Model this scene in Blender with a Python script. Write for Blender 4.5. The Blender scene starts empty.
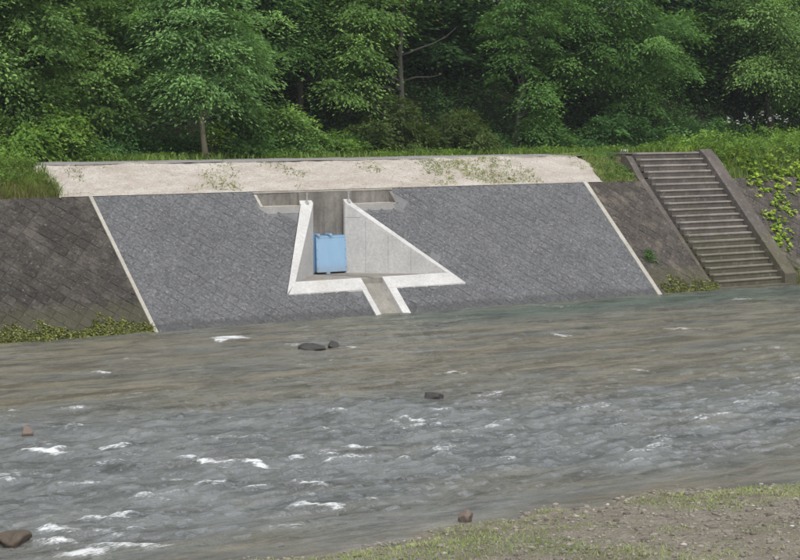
import bpy, bmesh, math, random
import numpy as np
from mathutils import Vector, Matrix

random.seed(7)
rng = np.random.default_rng(11)
SC = bpy.context.scene
COL = SC.collection

# ------------------------------------------------------------------ camera
CAM = np.array([-25.3, -44.7, 5.64])
PITCH, YAW, FPX = math.radians(4.83), math.radians(36.5), 2000.0
cd = bpy.data.cameras.new('camera')
cd.lens = 36.0 * FPX / 800.0
cd.sensor_width = 36.0
cd.clip_start = 0.5
cd.clip_end = 1000.0
cam = bpy.data.objects.new('camera', cd)
cam.location = CAM
cam.rotation_euler = (math.pi / 2 - PITCH, 0, -YAW)
COL.objects.link(cam)
SC.camera = cam

# ------------------------------------------------------------------ sky and sun (bright overcast)
SUN_EL, SUN_AZ = math.radians(60), math.radians(200)      # azimuth from +Y towards +X
W = bpy.data.worlds.new('World')
SC.world = W
W.use_nodes = True
wn = W.node_tree
wn.nodes.clear()
sky = wn.nodes.new('ShaderNodeTexSky')
sky.sky_type = 'NISHITA'
sky.sun_disc = False
sky.sun_elevation = SUN_EL
sky.sun_rotation = SUN_AZ
sky.air_density = 1.0
sky.dust_density = 4.0
sky.ozone_density = 1.0
hs = wn.nodes.new('ShaderNodeHueSaturation')
hs.inputs['Saturation'].default_value = 0.22
bg = wn.nodes.new('ShaderNodeBackground')
bg.inputs['Strength'].default_value = 0.15
wo = wn.nodes.new('ShaderNodeOutputWorld')
wn.links.new(sky.outputs[0], hs.inputs['Color'])
wn.links.new(hs.outputs[0], bg.inputs[0])
wn.links.new(bg.outputs[0], wo.inputs[0])
sd = bpy.data.lights.new('sun', 'SUN')
sd.energy = 0.9
sd.angle = math.radians(25)
sd.color = (1.0, 0.965, 0.91)
sun = bpy.data.objects.new('sun', sd)
sdir = Vector((math.sin(SUN_AZ) * math.cos(SUN_EL), math.cos(SUN_AZ) * math.cos(SUN_EL), math.sin(SUN_EL)))
sun.rotation_euler = sdir.to_track_quat('Z', 'Y').to_euler()
sun.location = (0, -20, 40)
COL.objects.link(sun)
SC.view_settings.view_transform = 'Standard'
SC.view_settings.look = 'None'
SC.view_settings.gamma = 1.0
SC.view_settings.use_curve_mapping = False
SC.view_settings.exposure = 0.68
SC.render.engine = 'CYCLES'
SC.render.filter_size = 2.7
SC.cycles.use_adaptive_sampling = True
SC.cycles.adaptive_threshold = 0.02
SC.cycles.max_bounces = 4
SC.cycles.volume_bounces = 0
SC.cycles.diffuse_bounces = 2
SC.cycles.glossy_bounces = 2
SC.cycles.transparent_max_bounces = 6

# ------------------------------------------------------------------ pixel helpers (a pixel gives a direction; a known plane gives the distance)
FW = np.array([math.sin(YAW) * math.cos(PITCH), math.cos(YAW) * math.cos(PITCH), -math.sin(PITCH)])
RT = np.array([math.cos(YAW), -math.sin(YAW), 0.0])
UP = np.cross(RT, FW)
def ray(u, v): return FW + RT * (u - 400) / FPX + UP * (280 - v) / FPX
def plane(u, v, n, d):
    r = ray(u, v); n = np.array(n, float)
    return CAM + r * ((d - n @ CAM) / (n @ r))
def on_z(u, v, z=0.0): return plane(u, v, (0, 0, 1), z)
def on_y(u, v, y): return plane(u, v, (0, 1, 0), y)

# ------------------------------------------------------------------ slope frame of the embankment
TH = math.radians(43.9)
CT, ST = math.cos(TH), math.sin(TH)
H = 3.36                       # top of the block facing
STOP = H / ST                  # slope length
YT = H / math.tan(TH)
THG = math.radians(33.9)       # shoulder above the facing
ZC = 4.16                      # crest
YC = YT + (ZC - H) / math.tan(THG)
def P(x, s, n=0.0): return (x, s * CT - n * ST, s * ST + n * CT)

# ------------------------------------------------------------------ objects
def tag(o, label=None, cat=None, group=None, kind=None):
    if label: o['label'] = label
    if cat: o['category'] = cat
    if group: o['group'] = group
    if kind: o['kind'] = kind
    return o
def empty(name, loc=(0, 0, 0)):
    o = bpy.data.objects.new(name, None); o.location = loc; o.empty_display_size = 0.3
    COL.objects.link(o); return o
def link(name, me, mat, parent=None, loc=None):
    o = bpy.data.objects.new(name, me)
    if mat is not None and not me.materials: me.materials.append(mat)
    COL.objects.link(o)
    if loc is not None: o.location = loc
    if parent is not None:
        o.parent = parent
        o.matrix_parent_inverse = Matrix.Translation(-Vector(parent_world(parent)))
    return o
def parent_world(p):
    v = Vector((0, 0, 0))
    while p is not None:
        v += Vector(p.location); 
        if p.parent is not None: v += p.matrix_parent_inverse.translation
        p = p.parent
    return v
def np_mesh(name, V, F, smooth=False, attr=None):
    """V (n,3), F (m,k) numpy arrays, k = 3 or 4; attr: dict of per-vertex floats"""
    me = bpy.data.meshes.new(name)
    V = np.asarray(V, np.float32); F = np.asarray(F, np.int32)
    m, k = F.shape
    me.vertices.add(len(V)); me.vertices.foreach_set('co', V.ravel())
    me.loops.add(m * k); me.loops.foreach_set('vertex_index', F.ravel())
    me.polygons.add(m)
    me.polygons.foreach_set('loop_start', np.arange(m, dtype=np.int32) * k)
    me.polygons.foreach_set('loop_total', np.full(m, k, np.int32))
    if smooth: me.polygons.foreach_set('use_smooth', np.ones(m, bool))
    for a, d in (attr or {}).items():
        at = me.attributes.new(a, 'FLOAT', 'POINT'); at.data.foreach_set('value', np.asarray(d, np.float32))
    me.update(calc_edges=True)
    return me
class MB:
    def __init__(s): s.v = []; s.f = []; s.t = []
    def add(s, vs, fs, tone=0.5):
        b = len(s.v); s.v += [tuple(p) for p in vs]; s.f += [tuple(i + b for i in f) for f in fs]; s.t += [tone] * len(vs)
    def box(s, x0, x1, y0, y1, z0, z1):
        s.add([(x0,y0,z0),(x1,y0,z0),(x1,y1,z0),(x0,y1,z0),(x0,y0,z1),(x1,y0,z1),(x1,y1,z1),(x0,y1,z1)],
              [(0,3,2,1),(4,5,6,7),(0,1,5,4),(1,2,6,5),(2,3,7,6),(3,0,4,7)])
    def loft(s, a, b):                      # two loops of the same length (ccw seen from b) -> closed solid
        n = len(a)
        s.add(list(a) + list(b), [tuple(range(n))[::-1], tuple(range(n, 2*n))] + [(i, (i+1) % n, n + (i+1) % n, n + i) for i in range(n)])
    def tube(s, pts, rad, seg=8):
        pts = [Vector(p) for p in pts]; rings = []
        for i, p in enumerate(pts):
            d = (pts[min(i+1, len(pts)-1)] - pts[max(i-1, 0)]).normalized()
            a = d.cross(Vector((0.31, 0.17, 0.93)) if abs(d.z) < .9 else Vector((1, 0.1, 0))).normalized(); b = d.cross(a)
            rings.append([p + (a * math.cos(2*math.pi*k/seg) + b * math.sin(2*math.pi*k/seg)) * rad[i] for k in range(seg)])
        vs = [q for r in rings for q in r]; fs = []
        for i in range(len(rings)-1):
            for k in range(seg):
                fs.append((i*seg+k, i*seg+(k+1) % seg, (i+1)*seg+(k+1) % seg, (i+1)*seg+k))
        fs.append(tuple(range(seg))[::-1]); fs.append(tuple((len(rings)-1)*seg + k for k in range(seg)))
        s.add(vs, fs)
    def mesh(s, name, smooth=False, bevel=0.0, fix=True):
        me = bpy.data.meshes.new(name); me.from_pydata(s.v, [], s.f)
        at = me.attributes.new('tone', 'FLOAT', 'POINT'); at.data.foreach_set('value', np.array(s.t, np.float32))
        if bevel > 0 or fix:
            bm = bmesh.new(); bm.from_mesh(me)
            if fix: bmesh.ops.recalc_face_normals(bm, faces=bm.faces[:])
            if bevel > 0:
                es = [e for e in bm.edges if len(e.link_faces) == 2 and e.calc_face_angle(0) > .35]
                bmesh.ops.bevel(bm, geom=es, offset=bevel, segments=2, affect='EDGES', profile=.6)
            bm.to_mesh(me); bm.free()
        if smooth:
            for p in me.polygons: p.use_smooth = True
        return me
    def build(s, name, mat, parent=None, **k): return link(name, s.mesh(name, **k), mat, parent)

# smooth value noise on arrays
_T = rng.random((256, 256))
def vnoise(x, y):
    x = np.asarray(x, float); y = np.asarray(y, float)
    xi = np.floor(x).astype(int); yi = np.floor(y).astype(int); fx = x - xi; fy = y - yi
    fx = fx*fx*(3-2*fx); fy = fy*fy*(3-2*fy)
    g = lambda a, b: _T[a & 255, b & 255]
    return (g(xi,yi)*(1-fx)+g(xi+1,yi)*fx)*(1-fy) + (g(xi,yi+1)*(1-fx)+g(xi+1,yi+1)*fx)*fy
def fbm(x, y, o=4):
    r = 0; a = .5
    for i in range(o): r = r + a*vnoise(x*2**i + 17*i, y*2**i + 31*i); a *= .5
    return r

# ------------------------------------------------------------------ materials
class NT:
    def __init__(s, name):
        s.m = bpy.data.materials.new(name); s.m.use_nodes = True; s.t = s.m.node_tree; s.t.nodes.clear()
        s.out = s.n('OutputMaterial'); s.geo = s.n('NewGeometry')
    def n(s, k, **p):
        nd = s.t.nodes.new('ShaderNode' + k)
        for a, v in p.items(): setattr(nd, a, v)
        return nd
    def l(s, a, b): s.t.links.new(a, b)
    def pos(s, scale=(1, 1, 1)):
        mp = s.n('Mapping'); s.l(s.geo.outputs['Position'], mp.inputs[0]); mp.inputs['Scale'].default_value = scale; return mp.outputs[0]
    def noise(s, scale, detail=4, rough=.6, vec=None, dist=0):
        nd = s.n('TexNoise'); nd.inputs['Scale'].default_value = scale; nd.inputs['Detail'].default_value = detail
        nd.inputs['Roughness'].default_value = rough; nd.inputs['Distortion'].default_value = dist
        s.l(vec if vec is not None else s.geo.outputs['Position'], nd.inputs['Vector']); return nd.outputs['Fac']
    def ramp(s, fac, stops):
        r = s.n('ValToRGB'); e = r.color_ramp.elements
        while len(e) < len(stops): e.new(.5)
        for i, (p, c) in enumerate(stops):
            e[i].position = p; e[i].color = (c, c, c, 1) if isinstance(c, (int, float)) else (*c, 1)
        s.l(fac, r.inputs[0]); return r.outputs[0]
    def mix(s, fac, a, b, mode='MIX'):
        m = s.n('Mix', data_type='RGBA', blend_type=mode)
        for sock, v in ((m.inputs[0], fac), (m.inputs[6], a), (m.inputs[7], b)):
            if isinstance(v, (int, float)): sock.default_value = v
            elif isinstance(v, tuple): sock.default_value = (*v, 1)
            else: s.l(v, sock)
        return m.outputs[2]
    def math(s, op, a, b=None):
        m = s.n('Math', operation=op)
        for sock, v in ((m.inputs[0], a), (m.inputs[1], b)):
            if v is None: continue
            if isinstance(v, (int, float)): sock.default_value = v
            else: s.l(v, sock)
        return m.outputs[0]
    def bump(s, h, strength=.5, dist=.02):
        b = s.n('Bump'); b.inputs['Strength'].default_value = strength; b.inputs['Distance'].default_value = dist
        s.l(h, b.inputs['Height']); return b.outputs[0]
    def pbsdf(s, col, rough=.85, normal=None, spec=.3, metal=0):
        p = s.n('BsdfPrincipled')
        if isinstance(col, tuple): p.inputs['Base Color'].default_value = (*col, 1)
        else: s.l(col, p.inputs['Base Color'])
        if isinstance(rough, (int, float)): p.inputs['Roughness'].default_value = rough
        else: s.l(rough, p.inputs['Roughness'])
        p.inputs['Specular IOR Level'].default_value = spec; p.inputs['Metallic'].default_value = metal
        if normal is not None: s.l(normal, p.inputs['Normal'])
        s.l(p.outputs[0], s.out.inputs[0]); return p
    def attr(s, name):
        a = s.n('Attribute', attribute_name=name); return a.outputs['Fac']

def m_concrete(name, base, dark, streak=.5, stain=(0.30, .26, .20), stain_amt=.35, bump=.25, moss=0.0):
    k = NT(name)
    a = k.noise(1.3, 5, .65); b = k.noise(14, 4, .7); st = k.noise(1.0, 4, .6, k.pos((5, 5, .5)))
    c = k.mix(k.ramp(a, [(.35, 0.0), (.7, 1.0)]), base, dark)
    c = k.mix(k.math('MULTIPLY', k.ramp(st, [(.48, 0.0), (.72, 1.0)]), streak), c, dark)
    sn = k.noise(.55, 5, .7)
    c = k.mix(k.math('MULTIPLY', k.ramp(sn, [(.52, 0.0), (.75, 1.0)]), stain_amt), c, stain)
    c = k.mix(.35, c, k.ramp(b, [(.3, .3), (.7, 1.0)]), 'MULTIPLY')
    if moss:
        sx = k.n('SeparateXYZ'); k.l(k.geo.outputs['Position'], sx.inputs[0])
        low = k.ramp(k.math('ADD', k.math('MULTIPLY', sx.outputs[2], .35), k.math('MULTIPLY', k.noise(3.5, 5, .7), -1.0)), [(-.0, 1.0), (.12, 0.0)])
        c = k.mix(k.math('MULTIPLY', low, moss), c, (.075, .075, .03))
        lich = k.noise(4.5, 5, .75); c = k.mix(k.math('MULTIPLY', k.ramp(lich, [(.55, 0.0), (.68, 1.0)]), .5), c, (.22, .21, .19))
    k.pbsdf(c, .9, k.bump(b, bump, .012), .25); return k.m
M_NEW = m_concrete('new_concrete', (.52, .513, .50), (.41, .408, .40), .35, (.42, .38, .31), .4)
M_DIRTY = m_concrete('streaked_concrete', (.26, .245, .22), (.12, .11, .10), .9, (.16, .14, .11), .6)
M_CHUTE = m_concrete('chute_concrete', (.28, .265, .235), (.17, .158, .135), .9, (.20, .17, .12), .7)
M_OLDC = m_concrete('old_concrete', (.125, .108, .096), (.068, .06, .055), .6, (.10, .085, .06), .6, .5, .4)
M_NOSE = m_concrete('lit_tread_nosing', (.31, .285, .25), (.19, .172, .15), .6, (.10, .085, .06), .6, .5, .4)  # paler than the steps: light caught by the treads, put into the colour
M_JOINT = m_concrete('joint_concrete', (.42, .40, .36), (.30, .28, .24), .5, (.26, .21, .14), .8)

def m_blocks(name, lo, hi, speck, moss=0.0, brown=None):
    k = NT(name)
    t = k.attr('tone'); n1 = k.noise(13, 5, .75); n2 = k.noise(.7, 4, .6); n3 = k.noise(11, 3, .7, k.pos((1, 1.3, 1)))
    c = k.mix(t, lo, hi)
    c = k.mix(.8, c, k.ramp(n1, [(.32, .3), (.68, 1.5)]), 'MULTIPLY')
    c = k.mix(.4, c, k.ramp(n2, [(.3, .7), (.7, 1.2)]), 'MULTIPLY')
    c = k.mix(k.math('MULTIPLY', k.ramp(n3, [(.58, 0.0), (.74, 1.0)]), .7), c, speck)
    if brown:
        pale = k.noise(1.6, 5, .7, k.pos((1, .8, .8)))
        c = k.mix(k.math('MULTIPLY', k.ramp(pale, [(.52, 0.0), (.7, 1.0)]), .6), c, brown)
    if moss:
        sx = k.n('SeparateXYZ'); k.l(k.geo.outputs['Position'], sx.inputs[0])
        low = k.ramp(k.math('ADD', sx.outputs[2], k.math('MULTIPLY', k.noise(4.5, 5, .75), -1.2)), [(-.1, 1.0), (.2, 0.0)])
        c = k.mix(k.math('MULTIPLY', low, moss), c, (.065, .064, .034))
    sw = k.n('SeparateXYZ'); k.l(k.geo.outputs['Position'], sw.inputs[0])     # splash-wet stones at the waterline
    wet = k.ramp(k.math('ADD', sw.outputs[2], k.math('MULTIPLY', k.noise(2.5, 4, .7), -.35)), [(-.02, 1.0), (.05, 0.0)])
    c = k.mix(k.math('MULTIPLY', wet, .45), c, (.035, .035, .033))
    h = k.math('ADD', k.noise(9, 5, .7), k.math('MULTIPLY', n1, .4))
    k.pbsdf(c, .88, k.bump(h, .7, .03), .25); return k.m
M_BLK = m_blocks('dark_block', (.097, .099, .104), (.114, .116, .122), (.30, .30, .305))
M_OLDB2 = m_blocks('weathered_brown_block', (.045, .039, .034), (.072, .063, .055), (.24, .22, .185), .55, (.19, .16, .13))
M_OLDB = m_blocks('weathered_block', (.031, .028, .024), (.048, .043, .038), (.20, .185, .16), .5, (.12, .105, .09))
M_MORTAR = m_concrete('dark_mortar', (.165, .167, .171), (.125, .127, .131), .3, (.09, .085, .075), .4)
M_INFILL = m_concrete('infill_concrete', (.25, .245, .235), (.19, .186, .18), .5, (.2, .18, .15), .6)
M_OLDM = m_concrete('pale_old_mortar', (.13, .12, .107), (.08, .073, .066), .5, (.08, .07, .05), .5)

def m_soil(name, c1, c2, c3, scale=3.0, bump=.6):
    k = NT(name)
    c = k.mix(k.ramp(k.noise(scale, 6, .7), [(.35, 0.0), (.65, 1.0)]), c1, c2)
    c = k.mix(k.math('MULTIPLY', k.ramp(k.noise(.6, 5, .7), [(.5, 0.0), (.7, 1.0)]), .7), c, c3)
    v = k.n('TexVoronoi'); v.inputs['Scale'].default_value = 16; k.l(k.geo.outputs['Position'], v.inputs['Vector'])
    c = k.mix(.35, c, k.ramp(v.outputs['Color'], [(.1, .55), (.9, 1.2)]), 'MULTIPLY')
    h = k.math('ADD', v.outputs['Distance'], k.noise(26, 4, .7))
    k.pbsdf(c, .95, k.bump(h, bump, .03), .15); return k.m
def m_shoulder():
    k = NT('pale_gravel_soil')
    a = k.noise(1.6, 6, .7, k.pos((.5, 1.6, 1.6))); b = k.noise(5, 5, .75, k.pos((.7, 1.4, 1.4))); d = k.noise(19, 4, .75)
    c = k.mix(k.ramp(a, [(.38, 0.0), (.64, 1.0)]), (.44, .41, .37), (.345, .305, .262))
    c = k.mix(k.math('MULTIPLY', k.ramp(b, [(.55, 0.0), (.70, 1.0)]), .65), c, (.25, .205, .155))
    c = k.mix(.6, c, k.ramp(d, [(.3, .55), (.7, 1.3)]), 'MULTIPLY')
    k.pbsdf(c, .95, k.bump(k.math('ADD', b, d), .9, .04), .15); return k.m
M_SHOULD = m_shoulder()
M_BAR = m_soil('gravel_bar_soil', (.155, .137, .108), (.235, .212, .172), (.125, .118, .08), 3.0, 1.0)
M_EARTH = m_soil('bank_earth', (.075, .07, .035), (.06, .085, .025), (.10, .085, .055), 2.0, .8)
M_FLOOR = m_soil('forest_floor', (.022, .022, .013), (.018, .03, .012), (.035, .028, .018), 1.2, .8)
M_BED = m_soil('river_bed_stones', (.14, .112, .068), (.22, .175, .108), (.09, .088, .06), 1.5, 1.0)
M_ASPH = m_soil('path_gravel', (.20, .195, .19), (.26, .25, .24), (.17, .16, .14), 4.0, .5)

def m_leaf(name, c1, c2, c3, trans=.4, rough=.7):
    k = NT(name)
    t = k.attr('tone')
    c = k.ramp(t, [(0.0, c1), (.55, c2), (1.0, c3)])
    c = k.mix(.5, c, k.ramp(k.noise(.8, 3), [(.3, .65), (.7, 1.3)]), 'MULTIPLY')
    p = k.pbsdf(c, rough, None, .1)
    tr = k.n('BsdfTranslucent'); k.l(k.mix(1.0, c, (1.25, 1.25, .6), 'MULTIPLY'), tr.inputs[0])
    mx = k.n('MixShader'); mx.inputs[0].default_value = trans
    k.l(p.outputs[0], mx.inputs[1]); k.l(tr.outputs[0], mx.inputs[2]); k.l(mx.outputs[0], k.out.inputs[0]); return k.m
L_MID = m_leaf('leaf_mid_green', (0.050, 0.109, 0.031), (0.108, 0.220, 0.059), (0.187, 0.337, 0.091))
L_DARK = m_leaf('leaf_dark_green', (0.041, 0.091, 0.031), (0.079, 0.174, 0.057), (0.133, 0.257, 0.081))
L_BLUE = m_leaf('leaf_blue_green', (0.072, 0.135, 0.041), (0.155, 0.269, 0.081), (0.255, 0.404, 0.119))
L_PALE = m_leaf('leaf_pale_green', (0.095, 0.181, 0.067), (0.203, 0.360, 0.132), (0.335, 0.541, 0.193))
L_YEL = m_leaf('leaf_yellow_green', (0.082, 0.156, 0.040), (0.177, 0.304, 0.086), (0.295, 0.451, 0.133))
L_OLIVE = m_leaf('leaf_olive', (0.041, 0.061, 0.018), (0.079, 0.118, 0.034), (0.124, 0.177, 0.054))
L_BRIGHT = m_leaf('leaf_bright_green', (.075, .14, .025), (.155, .27, .055), (.26, .40, .09))
L_VINE = m_leaf('leaf_vine_lime', (.15, .24, .03), (.28, .41, .055), (.42, .54, .09))
L_GRASS = m_leaf('grass_blade', (.07, .12, .025), (.14, .22, .05), (.25, .32, .10))
L_DRY = m_leaf('dry_grass_blade', (.09, .10, .03), (.16, .17, .06), (.26, .24, .11))
L_PALEG = m_leaf('pale_weed', (.15, .21, .075), (.24, .31, .11), (.36, .40, .18))
L_MOSS = m_leaf('moss', (.05, .06, .018), (.14, .16, .042), (.30, .31, .10), .15, .9)
def m_bark(name, a, b):
    k = NT(name); n = k.noise(7, 5, .7, k.pos((1, 1, .25)))
    k.pbsdf(k.mix(n, a, b), .9, k.bump(n, .8, .03), .15); return k.m
B_PALE = m_bark('bark_pale', (.16, .14, .10), (.32, .28, .21))
B_GREY = m_bark('bark_grey', (.05, .047, .04), (.115, .108, .095))
B_DARK = m_bark('bark_dark', (.025, .022, .018), (.06, .052, .042))
def m_stone(name, a, b):
    k = NT(name); n = k.noise(6, 6, .7)
    k.pbsdf(k.mix(n, a, b), .6, k.bump(n, .8, .04), .4); return k.m
M_ROCKD = m_stone('wet_dark_rock', (.018, .017, .016), (.05, .046, .043))
M_ROCKB = m_stone('brown_rock', (.03, .022, .015), (.11, .083, .058))
M_ROCKR = m_stone('reddish_rock', (.085, .062, .05), (.17, .135, .11))
def m_pebble():
    k = NT('pebbles'); t = k.attr('tone')
    c = k.ramp(t, [(0.0, (.095, .085, .07)), (.4, (.20, .18, .15)), (.75, (.30, .275, .235)), (1.0, (.48, .45, .41))])
    k.pbsdf(k.mix(.4, c, k.ramp(k.noise(20, 4), [(.3, .6), (.7, 1.2)]), 'MULTIPLY'), .85, None, .25); return k.m
M_PEB = m_pebble()
def m_paint(name, a, b, rust=.45):
    k = NT(name); n = k.noise(3, 5, .65, k.pos((1, 1, .4))); sp = k.noise(9, 5, .75)
    c = k.mix(n, a, b); c = k.mix(k.math('MULTIPLY', k.ramp(sp, [(.66, 0.0), (.76, 1.0)]), rust), c, (.16, .13, .12))
    sx = k.n('SeparateXYZ'); k.l(k.geo.outputs['Position'], sx.inputs[0])       # grime line left by high water
    gr = k.ramp(k.math('ADD', sx.outputs[2], k.math('MULTIPLY', k.noise(5, 4, .7, k.pos((1, 1, .3))), -.5)), [(.72, 1.0), (1.0, 0.0)])
    c = k.mix(k.math('MULTIPLY', gr, .45), c, (.22, .22, .20))
    k.pbsdf(c, .55, k.bump(sp, .25, .01), .35); return k.m
M_BLUE = m_paint('pale_blue_paint', (.19, .32, .465), (.27, .42, .575))
M_BLUED = m_paint('blue_paint_frame', (.10, .21, .36), (.16, .30, .47))
M_STEEL = m_paint('grey_steel', (.24, .24, .24), (.38, .37, .35), .5)
k = NT('white_petal'); k.pbsdf((.5, .52, .48), .8); M_PETAL = k.m
k = NT('white_plastic'); k.pbsdf((.72, .72, .70), .5); M_WHITE = k.m
k = NT('wet_silt'); k.pbsdf(k.mix(k.noise(6), (.05, .045, .038), (.11, .10, .08)), .4, None, .5); M_SILT = k.m

# ------------------------------------------------------------------ ground: one sheet, bank crest, path and the wooded hill
def ground_z(x, y):
    x = np.asarray(x, float); y = np.asarray(y, float)
    z = np.where(y < YT, H - .35, np.where(y < YC, H - .04 + (y - YT) * math.tan(THG), ZC - .04))
    hill = np.clip(y - 11.3, 0, None)
    z = z + 6.5 * np.tanh(hill * .62 * np.clip(hill / 2.5, 0, 1) / 6.5)
    z = z + np.where(y > 9, (fbm(x * .35, y * .35) - .45) * 1.1 * np.clip((y - 9) / 6, 0, 1), 0)
    z = z + np.where((y > YT) , (fbm(x * 1.7 + 50, y * 1.7) - .45) * .07, 0)
    return z
def sheet(name, xs, ys, zf, mat, smooth=True):
    X, Y = np.meshgrid(xs, ys); Z = zf(X, Y); nx, ny = len(xs), len(ys)
    V = np.stack([X, Y, Z], -1).reshape(-1, 3); i = np.arange(nx - 1); j = np.arange(ny - 1); I, J = np.meshgrid(i, j)
    a = (J * nx + I).ravel(); F = np.stack([a, a + 1, a + nx + 1, a + nx], -1)
    return link(name, np_mesh(name, V, F, smooth), mat)
xs = np.concatenate([np.linspace(-120, -16, 30)[:-1], np.linspace(-16, 46, 220), np.linspace(46, 160, 30)[1:]])
ys = np.concatenate([[YT + .02], np.linspace(YT + .1, 13, 70), np.linspace(13.3, 60, 50)])
g = sheet('bank_ground', xs, ys, ground_z, M_EARTH)
# forest floor material on the hill part
g.data.materials.append(M_FLOOR)
pc = np.zeros(len(g.data.polygons) * 3); g.data.polygons.foreach_get('center', pc)
g.data.polygons.foreach_set('material_index', (pc[1::3] + (fbm(pc[0::3]*.5, pc[1::3]*.5) - .45) * 3 > 10.2).astype(np.int32))
tag(g, kind='structure')
# gravel path along the crest (flat, pale grey)
ysP = np.linspace(YC - .02, 7.6, 14)
pth = sheet('crest_path', np.linspace(-1.2, 19.2, 120), ysP, lambda x, y: ZC + .015 + (fbm(x*1.3, y*1.3) - .45) * .05, M_ASPH); tag(pth, kind='structure')
# pale gravel shoulder above the new blocks
def shoulder_z(x, y):
    t = (y - YT) / (YC - YT)
    return H + .005 + t * (ZC - H) + ((fbm(x * 1.1, y * 1.6) - .45) * .10 + (fbm(x * 6, y * 6, 3) - .45) * .04) * np.clip(t * 5, 0, 1)
mb_x = np.linspace(-1.35, 18.9, 330); tt = np.linspace(0, 1, 26)
XX, TT = np.meshgrid(mb_x, tt)
# ragged ends
lend = -1.35 + .35 * fbm(TT * 3 + 3, TT * 0 + 9); rend = 18.5 + .55 * fbm(TT * 4 + 40, TT * 0 + 2)
U_ = (XX + 1.35) / 20.25
XX = lend + (rend - lend) * U_
YY = YT - .01 + TT * (YC + .03 - YT); ZZ = shoulder_z(XX, YY)
edge = np.minimum(np.clip(U_ / .012, 0, 1), np.clip((1 - U_) / .012, 0, 1))
ZZ = ZZ - (1 - edge) * .12
nx, ny = XX.shape[1], XX.shape[0]
I, J = np.meshgrid(np.arange(nx - 1), np.arange(ny - 1)); a = (J * nx + I).ravel()
sh = link('gravel_shoulder', np_mesh('gravel_shoulder', np.stack([XX, YY, ZZ], -1).reshape(-1, 3), np.stack([a, a+1, a+nx+1, a+nx], -1), True), M_SHOULD)
tag(sh, kind='structure')

# ------------------------------------------------------------------ river bed, near gravel bar, levee under the photographer
def shore_y(x): return -23.62 - .02 * (x + 8) + (fbm(x * .45 + 5, x * 0 + 3) - .47) * 1.3
def bed_z(x, y):
    d = y - shore_y(x)                        # >0 in the river
    z = np.where(d > 0, -np.minimum(d * .11, .42) , np.minimum(-d * .085, 1e9))
    z = np.where(d < -7, .6 + (-d - 7) * .24, z); z = np.minimum(z, 4.0)
    chan = np.exp(-((y + 1.2) / 1.6) ** 2) * np.clip((x - 4) / 8, .15, 1) * .6
    z = z - np.where(d > 0, chan, 0)
    z = z + (fbm(x * .8, y * .8) - .47) * np.where(d > 1, .32, .10) + (fbm(x * 4, y * 4, 3) - .45) * .06
    return z
xs = np.concatenate([np.linspace(-140, -32, 20)[:-1], np.linspace(-32, 46, 390), np.linspace(46, 160, 20)[1:]])
ys = np.concatenate([np.linspace(-90, -31, 24)[:-1], np.linspace(-31, -21, 84)[:-1], np.linspace(-21, 4, 90)])
bed = sheet('river_bed', xs, ys, bed_z, M_BED)
bed.data.materials.append(M_BAR)
pc = np.zeros(len(bed.data.polygons) * 3); bed.data.polygons.foreach_get('center', pc)
bed.data.polygons.foreach_set('material_index', (pc[2::3] > -.02).astype(np.int32) * (pc[1::3] < -18))
tag(bed, kind='structure')

# ------------------------------------------------------------------ river surface with real waves and foam
dx = .075
wx = np.arange(-34, 47, dx); wy = np.arange(-25.2, .9, dx); NX, NY = len(wx), len(wy)
def field(seed, l0, l1, aniso, pw):
    r = np.random.default_rng(seed)
    kx = np.fft.fftfreq(NX, dx)[None, :]; ky = np.fft.fftfreq(NY, dx)[:, None]
    kk = np.sqrt((kx * aniso) ** 2 + ky ** 2) + 1e-9
    amp = kk ** (-pw) * np.exp(-(kk * l1) ** 2) * (1 - np.exp(-(kk * l0) ** 4))
    w = np.fft.fft2(r.standard_normal((NY, NX))); h = np.real(np.fft.ifft2(w * amp)); return h / h.std()
WX, WY = np.meshgrid(wx, wy)
big = field(1, 2.6, .5, 2.6, 1.4); mid = field(2, .9, .16, 3.0, 1.2); sml = field(3, .35, .09, 2.6, 1.0)
rap = np.clip(.25 + 1.0 * np.exp(-((WX + 9) / 9) ** 2 - ((WY + 17) / 6) ** 2) + .55 * np.exp(-((WY + 17.5) / 5.5) ** 2) + .6 * fbm(WX * .2, WY * .25), .72, 1.6)
calm = np.clip((WY - shore_y(WX)) / 2.0, .15, 1)
hh = (big * .012 + mid * .014 + np.abs(mid) * .004 + sml * .008) * rap * calm
foam = np.zeros_like(hh)
FO = [(230,339,42,5,1.3),(222,341,18,4,1.2),(45,453,44,5,1.25),(110,449,30,5,.95),(240,436,26,5,1.0),(188,459,26,6,1.2),(215,463,44,5,1.2),(258,464,40,6,1.25),
      (300,458,22,6,.95),(100,373,30,3,.95),(308,485,22,5,1.0),(320,508,60,5,1.1),(335,506,26,5,1.0),(85,553,60,12,1.3),(118,547,80,10,1.0),(60,542,40,7,1.0),(55,532,60,9,.9),(100,534,60,7,.8),
      (395,424,16,4,.9),(416,421,18,4,1.1),(515,434,22,3,.9),(512,461,10,3,.7),(350,450,50,3,.95),(470,307,22,2,.9),(560,335,24,2,.95),(740,300,30,2,.8),(750,349,60,3,.8),(640,371,30,3,.8),
      (30,475,60,5,.6),(150,500,70,7,.55),(110,520,60,8,.6),(290,345,20,3,.9),(305,350,26,3,.85),(344,349,26,3,.85),(13,410,14,4,.8),(450,374,50,3,.75),
      (180,480,40,6,.55),(240,490,50,6,.5),(600,350,60,3,.55),(690,330,70,3,.6),(560,306,60,2,.55),(430,330,60,3,.5),(130,395,50,4,.5)]
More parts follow.
